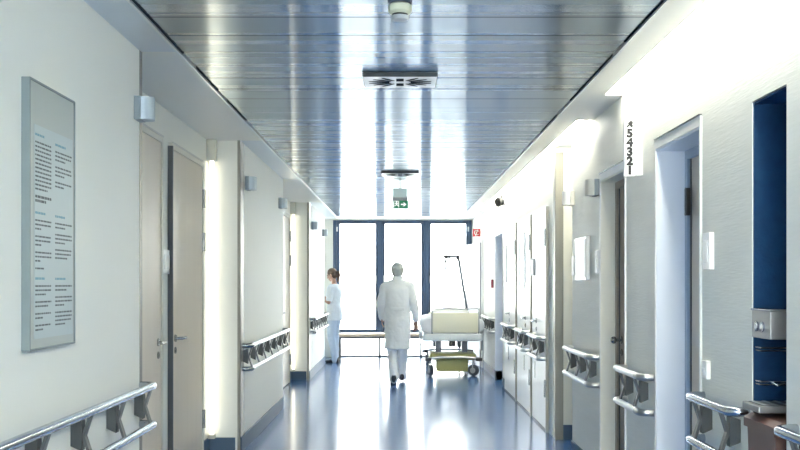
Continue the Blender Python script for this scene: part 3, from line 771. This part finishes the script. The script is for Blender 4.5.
for (cx, cy, ang) in ((.475, BY0+.09, .35), (1.14, BY0+.09, 1.05), (.475, BY1-.14, .2), (1.14, BY1-.14, .3)):
    c = Vector((cx, cy, .088)); dv = Vector((math.cos(ang), math.sin(ang), 0)); pv = Vector((-dv.y, dv.x, 0))
    b = MB(); b.tube([(c.x, c.y, .27), (c.x, c.y, .195)], .018, 10)
    q = c + pv*.0
    b.tube([q+Vector((0,0,.115)), q+Vector((0,0,.100))], .030, 10)
    for sg in (-1, 1): b.tube([c+dv*sg*.032+Vector((0,0,.112)), c+dv*sg*.032], .009, 8)
    cs = sm(b.build('caster', M['grey'], r))
    b = MB(); b.tube([c-dv*.026, c-dv*.018, c+dv*.018, c+dv*.026], [.076,.088,.088,.076], 24); w = sm(b.build('wheel', M['rubber'], cs))
    b = MB(); b.tube([c-dv*.028, c+dv*.028], .045, 18); sm(b.build('hub', M['grey'], cs))
# lifting pole with trapeze
b = MB(); b.tube([(1.19, BY1-.12, .60), (1.17, BY1-.12, .95), (1.03, BY1-.14, 1.82), (1.015, BY1-.16, 1.88), (.98, BY1-.2, 1.90), (.76, BY1-.3, 1.905)], .022, 10); lp = sm(b.build('lifting_pole', M['bed_grey'], r))
b = MB(); b.box(.98, 1.035, BY1-.24, BY1-.15, 1.855, 1.925, .008); b.box(.76, .86, BY1-.335, BY1-.26, 1.875, 1.93, .008); b.build('clamp', M['dark'], lp)
b = MB(); b.tube([(.80, BY1-.3, 1.885), (.765, BY1-.3, 1.78), (.78, BY1-.3, 1.70), (.84, BY1-.3, 1.625), (.89, BY1-.3, 1.64), (.895, BY1-.3, 1.72), (.86, BY1-.3, 1.885)], .014, 8); tz = sm(b.build('trapeze_strap', M['bed_grey'], lp))
b = MB(); b.box(.785, .815, BY1-.32, BY1-.28, 1.79, 1.83, .006); b.box(.79, .82, BY1-.32, BY1-.28, 1.715, 1.755, .006); b.box(.755, .78, BY1-.32, BY1-.28, 1.73, 1.76, .006); b.build('strap_buckle', M['darkgrey'], tz)
b = MB(); b.tube([(.76, BY1-.3, 1.90), (.56, BY1-.3, 1.915)], .008, 6); b.build('cord_hook', M['grey'], lp)

# ------------------------------------------------------------------ people
def fuse(mb, name, m, parent, vox, smooth_it=6, disp=None):
    bmesh.ops.recalc_face_normals(mb.bm, faces=mb.bm.faces)
    me = bpy.data.meshes.new(name); mb.bm.to_mesh(me); mb.bm.free()
    o = bpy.data.objects.new(name, me); COL.objects.link(o)
    md = o.modifiers.new('r', 'REMESH'); md.mode = 'VOXEL'; md.voxel_size = vox; md.adaptivity = 0
    s_ = o.modifiers.new('s', 'SMOOTH'); s_.iterations = smooth_it; s_.factor = .5
    if disp:
        tx_ = bpy.data.textures.new(name, 'CLOUDS'); tx_.noise_scale = disp[0]
        dd = o.modifiers.new('d', 'DISPLACE'); dd.texture = tx_; dd.strength = disp[1]; dd.mid_level = .5; dd.texture_coords = 'LOCAL'
    dg = bpy.context.evaluated_depsgraph_get(); me2 = bpy.data.meshes.new_from_object(o.evaluated_get(dg))
    bpy.data.objects.remove(o); bpy.data.meshes.remove(me)
    me2.name = name; me2.materials.append(m)
    for p in me2.polygons: p.use_smooth = True
    o = bpy.data.objects.new(name, me2); COL.objects.link(o)
    o.parent = parent
    return o

def hand(mb, wrist, dirv, palm_n, side_v, k=1.0, curl=.5):
    """dirv along the fingers, palm_n out of the palm, side_v towards the thumb"""
    w = Vector(wrist); d = Vector(dirv).normalized(); n = Vector(palm_n).normalized(); s = Vector(side_v).normalized()
    # palm
    for t in (-1.3, -.45, .45, 1.3):
        mb.cap(w + s*t*.012*k, w + d*.085*k + s*t*.021*k, .013*k, .011*k, 8)
    lens = (.068, .078, .072, .055)
    for i, L in enumerate(lens):
        t = (1.4 - i*.93)
        p = w + d*.085*k + s*t*.021*k
        a = 0; dv = d.copy()
        for seg, fr_ in enumerate((.45, .31, .24)):
            a += curl*(.35+.25*seg)
            dv = (d*math.cos(a) + n*math.sin(a))
            q = p + dv*L*k*fr_
            mb.cap(p, q, (.0092-.0009*seg)*k, (.0086-.0009*seg)*k, 8); p = q
    p = w + d*.022*k + s*.022*k
    t1 = p + (d*.7 + s*.65 + n*.25).normalized()*.042*k
    t2 = t1 + (d*.88 + s*.25 + n*.4).normalized()*.030*k
    mb.cap(p, t1, .0125*k, .0105*k, 8); mb.cap(t1, t2, .0105*k, .0085*k, 8)

def head(mb, c, f, u, k=1.0):
    """c: head centre, f: facing, u: up"""
    c = Vector(c); f = Vector(f).normalized(); u = Vector(u).normalized(); s = f.cross(u).normalized()
    R = Matrix((s, f, u)).transposed()
    mb.ell(c + u*.022*k - f*.008*k, (.074*k, .094*k, .090*k), 24, 16, R)      # skull
    mb.ell(c - u*.045*k + f*.026*k, (.058*k, .062*k, .075*k), 20, 14, R)      # face and jaw
    mb.ell(c - u*.098*k + f*.055*k, (.024*k, .022*k, .018*k), 12, 8, R)       # chin
    mb.cap(c + f*.086*k + u*.0*k, c + f*.106*k - u*.034*k, .008*k, .0125*k, 8)  # nose
    for e in (-1, 1):
        mb.ell(c + s*e*.076*k - f*.004*k - u*.012*k, (.010*k, .018*k, .031*k), 10, 8, R)  # ears
        mb.ell(c + s*e*.034*k + f*.072*k + u*.016*k, (.022*k, .014*k, .008*k), 10, 8, R)    # brows
    mb.ell(c + f*.083*k - u*.062*k, (.023*k, .010*k, .009*k), 10, 8, R)
def face_bits(c, f, u, parent, k=1.0):
    c = Vector(c); f = Vector(f).normalized(); u = Vector(u).normalized(); s = f.cross(u).normalized()
    for e in (-1, 1):
        b = MB(); b.ell(c + s*e*.032*k + f*.080*k + u*.0*k, (.011*k,)*3, 10, 8); o = b.build('eye', M['eye'], None, True); o.parent = parent
    b = MB(); b.ell(c + f*.088*k - u*.063*k, (.020*k, .010*k, .006*k), 10, 6, Matrix((s, f, u)).transposed()); o = b.build('lips', M['lip'], None, True); o.parent = parent

def leg_pts(hip, knee, ankle):
    return [Vector(hip), Vector(knee), Vector(ankle)]
def shoe(parent, ankle, toe_dir, pitch, L=.27, m=None, w=1.0):
    """ankle joint ~.085 above sole; pitch>0 lifts the heel"""
    a = Vector(ankle); d = Vector(toe_dir).normalized(); s = d.cross(Vector((0,0,1))).normalized()
    fwd = (d*math.cos(pitch) - Vector((0,0,1))*math.sin(pitch)).normalized(); up = s.cross(fwd).normalized()
    b = MB(); rs = []
    for t, hw, hb, ht in ((-.075,.022,-.080,-.045),(-.065,.034,-.085,.010),(-.03,.038,-.085,.020),(.03,.040,-.085,.0),(.09,.047,-.085,-.030),(.15,.046,-.084,-.045),(.19,.030,-.078,-.055)):
        c_ = a + fwd*t
        rs.append([c_ + s*hw*w*math.cos(2*PI*j/14)*1.0 + up*((hb+ht)/2 + (ht-hb)/2*math.sin(2*PI*j/14)) for j in range(14)])
    b.loft(rs); o = sm(b.build('shoe', m or M['shoe'], None), 60); o.parent = parent; return o

# --- doctor: walking away from the viewer, at 14.3 m
def doctor(px, py):
    r = thing('person', 'person in a knee length white coat walking towards the windows, grey hair', 'person', (px, py, 0))
    F, U = (0,1,0), (0,0,1)
    hc = (0.0, .045, 1.615)
    hipL, kneeL, ankL = (-.085, .0, .90), (-.075, .03, .475), (-.055, -.12, .115)   # trailing leg, heel lifting
    hipR, kneeR, ankR = (.085, .02, .90), (.076, .24, .50), (.066, .38, .105)     # leading leg
    shL, elL, wrL = (-.182, .0, 1.385), (-.240, -.01, 1.13), (-.225, .20, .955)
    shR, elR, wrR = (.182, .0, 1.385), (.238, -.045, 1.13), (.262, -.05, .905)
    b = MB()
    head(b, hc, F, U)
    b.cap((0,.005,1.44), (0,.03,1.57), .058, .052)
    b.rings([(0,0,.86,.15,.105),(0,0,.95,.165,.115),(0,0,1.10,.145,.10),(0,0,1.28,.165,.115),(0,0,1.38,.165,.10),(0,0,1.45,.08,.07)])
    for sh, el, wr in ((shL, elL, wrL), (shR, elR, wrR)):
        b.cap(sh, el, .052, .040); b.cap(el, wr, .040, .027)
        b.cap((sh[0]*.5, 0, 1.40), sh, .06, .055)
    for h, kn, an in ((hipL, kneeL, ankL), (hipR, kneeR, ankR)):
        b.cap(h, kn, .085, .056); b.cap(kn, Vector(kn)*.55+Vector(an)*.45+Vector((0,-.012,0)), .054, .050); b.cap(Vector(kn)*.55+Vector(an)*.45, an, .048, .036)
    hand(b, wrL, (-.02, .15, -1), (1, -.1, 0), (0,1,0), 1, .55)
    hand(b, wrR, (.02, .10, -1), (-.5, .85, 0), (-.85,-.5,0), 1, .55)
    body = fuse(b, 'body', M['skin'], r, .0055, 3)
    face_bits(hc, F, U, body)
    # hair: cap of short grey hair covering the back of the head
    b = MB()
    b.ell((0, .028, 1.648), (.094, .102, .092), 24, 16); b.ell((0, -.005, 1.595), (.080, .062, .080), 20, 14)
    b.ell((-.055, .02, 1.62), (.034,.05,.06), 12, 10); b.ell((.055, .02, 1.62), (.034,.05,.06), 12, 10)
    fuse(b, 'hair', M['hair_grey'], r, .007, 3, (.03, .012))
    # trousers
    b = MB()
    b.rings([(0,0.01,.80,.16,.125),(0,0.01,.90,.18,.135),(0,0.0,1.02,.165,.12)])
    for h, kn, an in ((hipL, kneeL, ankL), (hipR, kneeR, ankR)):
        b.cap(h, kn, .105, .080); b.cap(kn, Vector(an)+Vector((0,0,.03)), .079, .066); b.cap(Vector(an)+Vector((0,0,.03)), Vector(an)+Vector((0,.01,-.03)), .066, .068)
    fuse(b, 'trousers', M['trousers'], r, .010, 4, (.10, .02))
    # coat
    b = MB()
    b.rings([(0,.03,.505,.185,.185),(0,.03,.60,.183,.175),(0,.02,.80,.186,.158),(0,.01,.95,.188,.150),(0,0,1.10,.175,.135),(0,0,1.25,.190,.138),(0,-.005,1.36,.195,.125),(0,0,1.425,.155,.10),(0,.008,1.47,.10,.08),(0,.014,1.51,.074,.070),(0,.02,1.545,.068,.066)], 32)
    for sh, el, wr in ((shL, elL, wrL), (shR, elR, wrR)):
        e2 = Vector(el)*.14+Vector(wr)*.86 if sh[0] > 0 else Vector(wr)+(Vector(wr)-Vector(el))*.12
        b.cap((sh[0]*.45, 0, 1.415), sh, .078, .074); b.cap(sh, el, .074, .062); b.cap(el, e2, .062, .050)
    fuse(b, 'coat', M['coat'], r, .010, 4, (.12, .03))
    b = MB()
    for k in range(1):
        b.box(-.10, .10, -.158, -.146, 1.055, 1.10, .005)
    o = b.build('coat_belt', M['coat'], None, True); o.parent = r
    shoe(r, ankL, (-.05,1,0), .42); shoe(r, ankR, (.05,1,0), 0)
    return r
doctor(-.035, 14.3)

# --- nurse: standing side on at the niche, looking down at the hands
def nurse(px, py):
    r = thing('person', 'person in pale tunic and trousers with brown ponytail standing at the niche', 'person', (px, py, 0))
    ang = math.radians(158)          # facing mostly -X, a little away
    F = Vector((math.cos(ang), math.sin(ang), 0)); S = F.cross(Vector((0,0,1))); U = Vector((0,0,1))
    def P(f, s, z): return F*f + S*s + Vector((0,0,z))
    R = Matrix((S, F, U)).transposed()
    def rings(mb, lst, n=24):
        mb.loft([[P(cf+rf*math.sin(2*PI*j/n), rs_*math.cos(2*PI*j/n), z) for j in range(n)] for cf, z, rs_, rf in lst])
    hf = (F + Vector((0,0,-.30))).normalized(); hu = (U + F*.30).normalized()
    hc = P(.045, 0, 1.60)
    b = MB(); head(b, hc, hf, hu, .96)
    b.cap(P(-.005,0,1.40), P(.02,0,1.54), .048, .045)
    rings(b, [(0,.84,.15,.10),(-.01,.92,.165,.115),(0,1.08,.125,.09),(.012,1.25,.15,.115),(0,1.35,.145,.09),(0,1.42,.07,.06)])
    arms = []
    for s_ in (-1, 1):
        sh, el, wr = P(-.005, .165*s_, 1.36), P(.015, .20*s_, 1.10), P(.215, .10*s_, 1.17)
        arms.append((sh, el, wr, s_))
        b.cap(P(0,.08*s_,1.37), sh, .052, .048); b.cap(sh, el, .045, .036); b.cap(el, wr, .036, .024)
        hand(b, wr, F*.9 + S*(-s_*.35) + U*.12, U*.3 + S*(-s_)*.9, U, .92, .7)
    legs = []
    for s_ in (-1, 1):
        h, kn, an = P(0, .085*s_, .88), P(.02, .075*s_, .475), P(-.02+.03*s_, .075*s_, .085)
        legs.append((h, kn, an)); b.cap(h, kn, .085, .054); b.cap(kn, kn*.55+an*.45-F*.012, .052, .047); b.cap(kn*.55+an*.45, an, .045, .034)
    body = fuse(b, 'body', M['skin'], r, .0055, 3); face_bits(hc, hf, hu, body, .96)
    b = MB()
    b.ell(hc + hu*.034 - hf*.016, (.082,.092,.086), 24, 16, R); b.ell(hc - hf*.05 - hu*.02, (.068,.05,.075), 18, 12, R)
    hb = hc - hf*.105 + hu*.012
    b.cap(hb + hf*.02, hb - hf*.018, .022, .024)
    b.tube([hb, hb - hf*.03 + U*.0, hb - hf*.045 - U*.06, hb - hf*.03 - U*.13, hb - hf*.015 - U*.19], [.024,.030,.032,.024,.008], 12)
    fuse(b, 'hair', M['hair_brown'], r, .007, 3, (.03, .01))
    b = MB(); rings(b, [(0,.79,.155,.115),(0,.88,.172,.128),(0,1.0,.15,.112)])
    for h, kn, an in legs:
        b.cap(h, kn, .100, .074); b.cap(kn, an+U*.02, .073, .064); b.cap(an+U*.02, an-U*.03, .064, .066)
    fuse(b, 'trousers', M['tunic_leg'], r, .010, 4, (.10, .02))
    b = MB(); rings(b, [(0,.765,.185,.145),(0,.85,.187,.143),(-.005,.95,.178,.134),(.0,1.08,.150,.115),(.012,1.23,.170,.135),(.005,1.33,.168,.115),(0,1.39,.12,.085),(0,1.43,.075,.062)], 32)
    for sh, el, wr, s_ in arms:
        b.cap(P(0,.10*s_,1.36), sh, .072, .066); b.cap(sh, sh*.25+el*.75, .066, .060)
    fuse(b, 'tunic', M['tunic'], r, .010, 4, (.11, .022))
    for h, kn, an in legs: shoe(r, an, F, 0, m=M['shoe'], w=.9)
    return r
nurse(-1.20, 18.25)

# ------------------------------------------------------------------ light
w = bpy.data.worlds.new('World'); scn.world = w; w.use_nodes = True
nt = w.node_tree; bg = nt.nodes['Background']
tcw = nt.nodes.new('ShaderNodeTexCoord'); sep = nt.nodes.new('ShaderNodeSeparateXYZ'); ramp = nt.nodes.new('ShaderNodeValToRGB')
nt.links.new(tcw.outputs['Generated'], sep.inputs[0]); nt.links.new(sep.outputs['Z'], ramp.inputs['Fac'])
ramp.color_ramp.elements[0].color = (1,1,.98,1); ramp.color_ramp.elements[1].color = (.92,.95,1,1)
nt.links.new(ramp.outputs['Color'], bg.inputs['Color']); bg.inputs['Strength'].default_value = 5.2

def light(kind, name, loc, rot, energy, col, **kw):
    l = bpy.data.lights.new(name, kind); l.energy = energy; l.color = col
    for k, v in kw.items(): setattr(l, k, v)
    o = bpy.data.objects.new(name, l); COL.objects.link(o); o.location = loc; o.rotation_euler = rot; return o
light('SUN', 'sun', (0, -20, 30), (math.radians(42), 0, 0), 5.5, (1, .97, .92), angle=.02)
# slot lights: luminous strips set into the gap between soffit and wall
def slot(y0, y1, label):
    r = thing('ceiling_light_strip', label, 'light strip', (1.37, (y0+y1)/2, CZ), 'light strips along the soffit')
    b = MB(); b.box(SR+.002, HR-.002, y0, y1, CZ+.03, CZ+.07); b.build('tray', M['frame_white'], r)
    b = MB(); b.box(SR+.008, SR+.062, y0+.01, y1-.01, CZ+.012, CZ+.03); b.build('diffuser', M['strip'], r)
slot(YB+.02, 6.38, 'long bright light strip above the wallpapered wall, nearest')
slot(7.42, 16.4, 'long bright light strip above the flush doors, farther on')

# ------------------------------------------------------------------ camera and colour
cam = bpy.data.cameras.new('camera'); cam.sensor_width = 36; cam.lens = 45; cam.shift_y = (284-225)/800; cam.clip_end = 200
co = bpy.data.objects.new('camera', cam); COL.objects.link(co); co.location = (0, 0, 1.43); co.rotation_euler = (PI/2, 0, 0)
scn.camera = co
vs = scn.view_settings; vs.view_transform = 'Standard'; vs.look = 'None'; vs.gamma = 1; vs.use_curve_mapping = False; vs.exposure = 1.46
scn.cycles.max_bounces = 10; scn.cycles.diffuse_bounces = 6; scn.cycles.glossy_bounces = 5; scn.cycles.transparent_max_bounces = 8
scn.cycles.use_denoising = True; scn.cycles.sample_clamp_indirect = 6
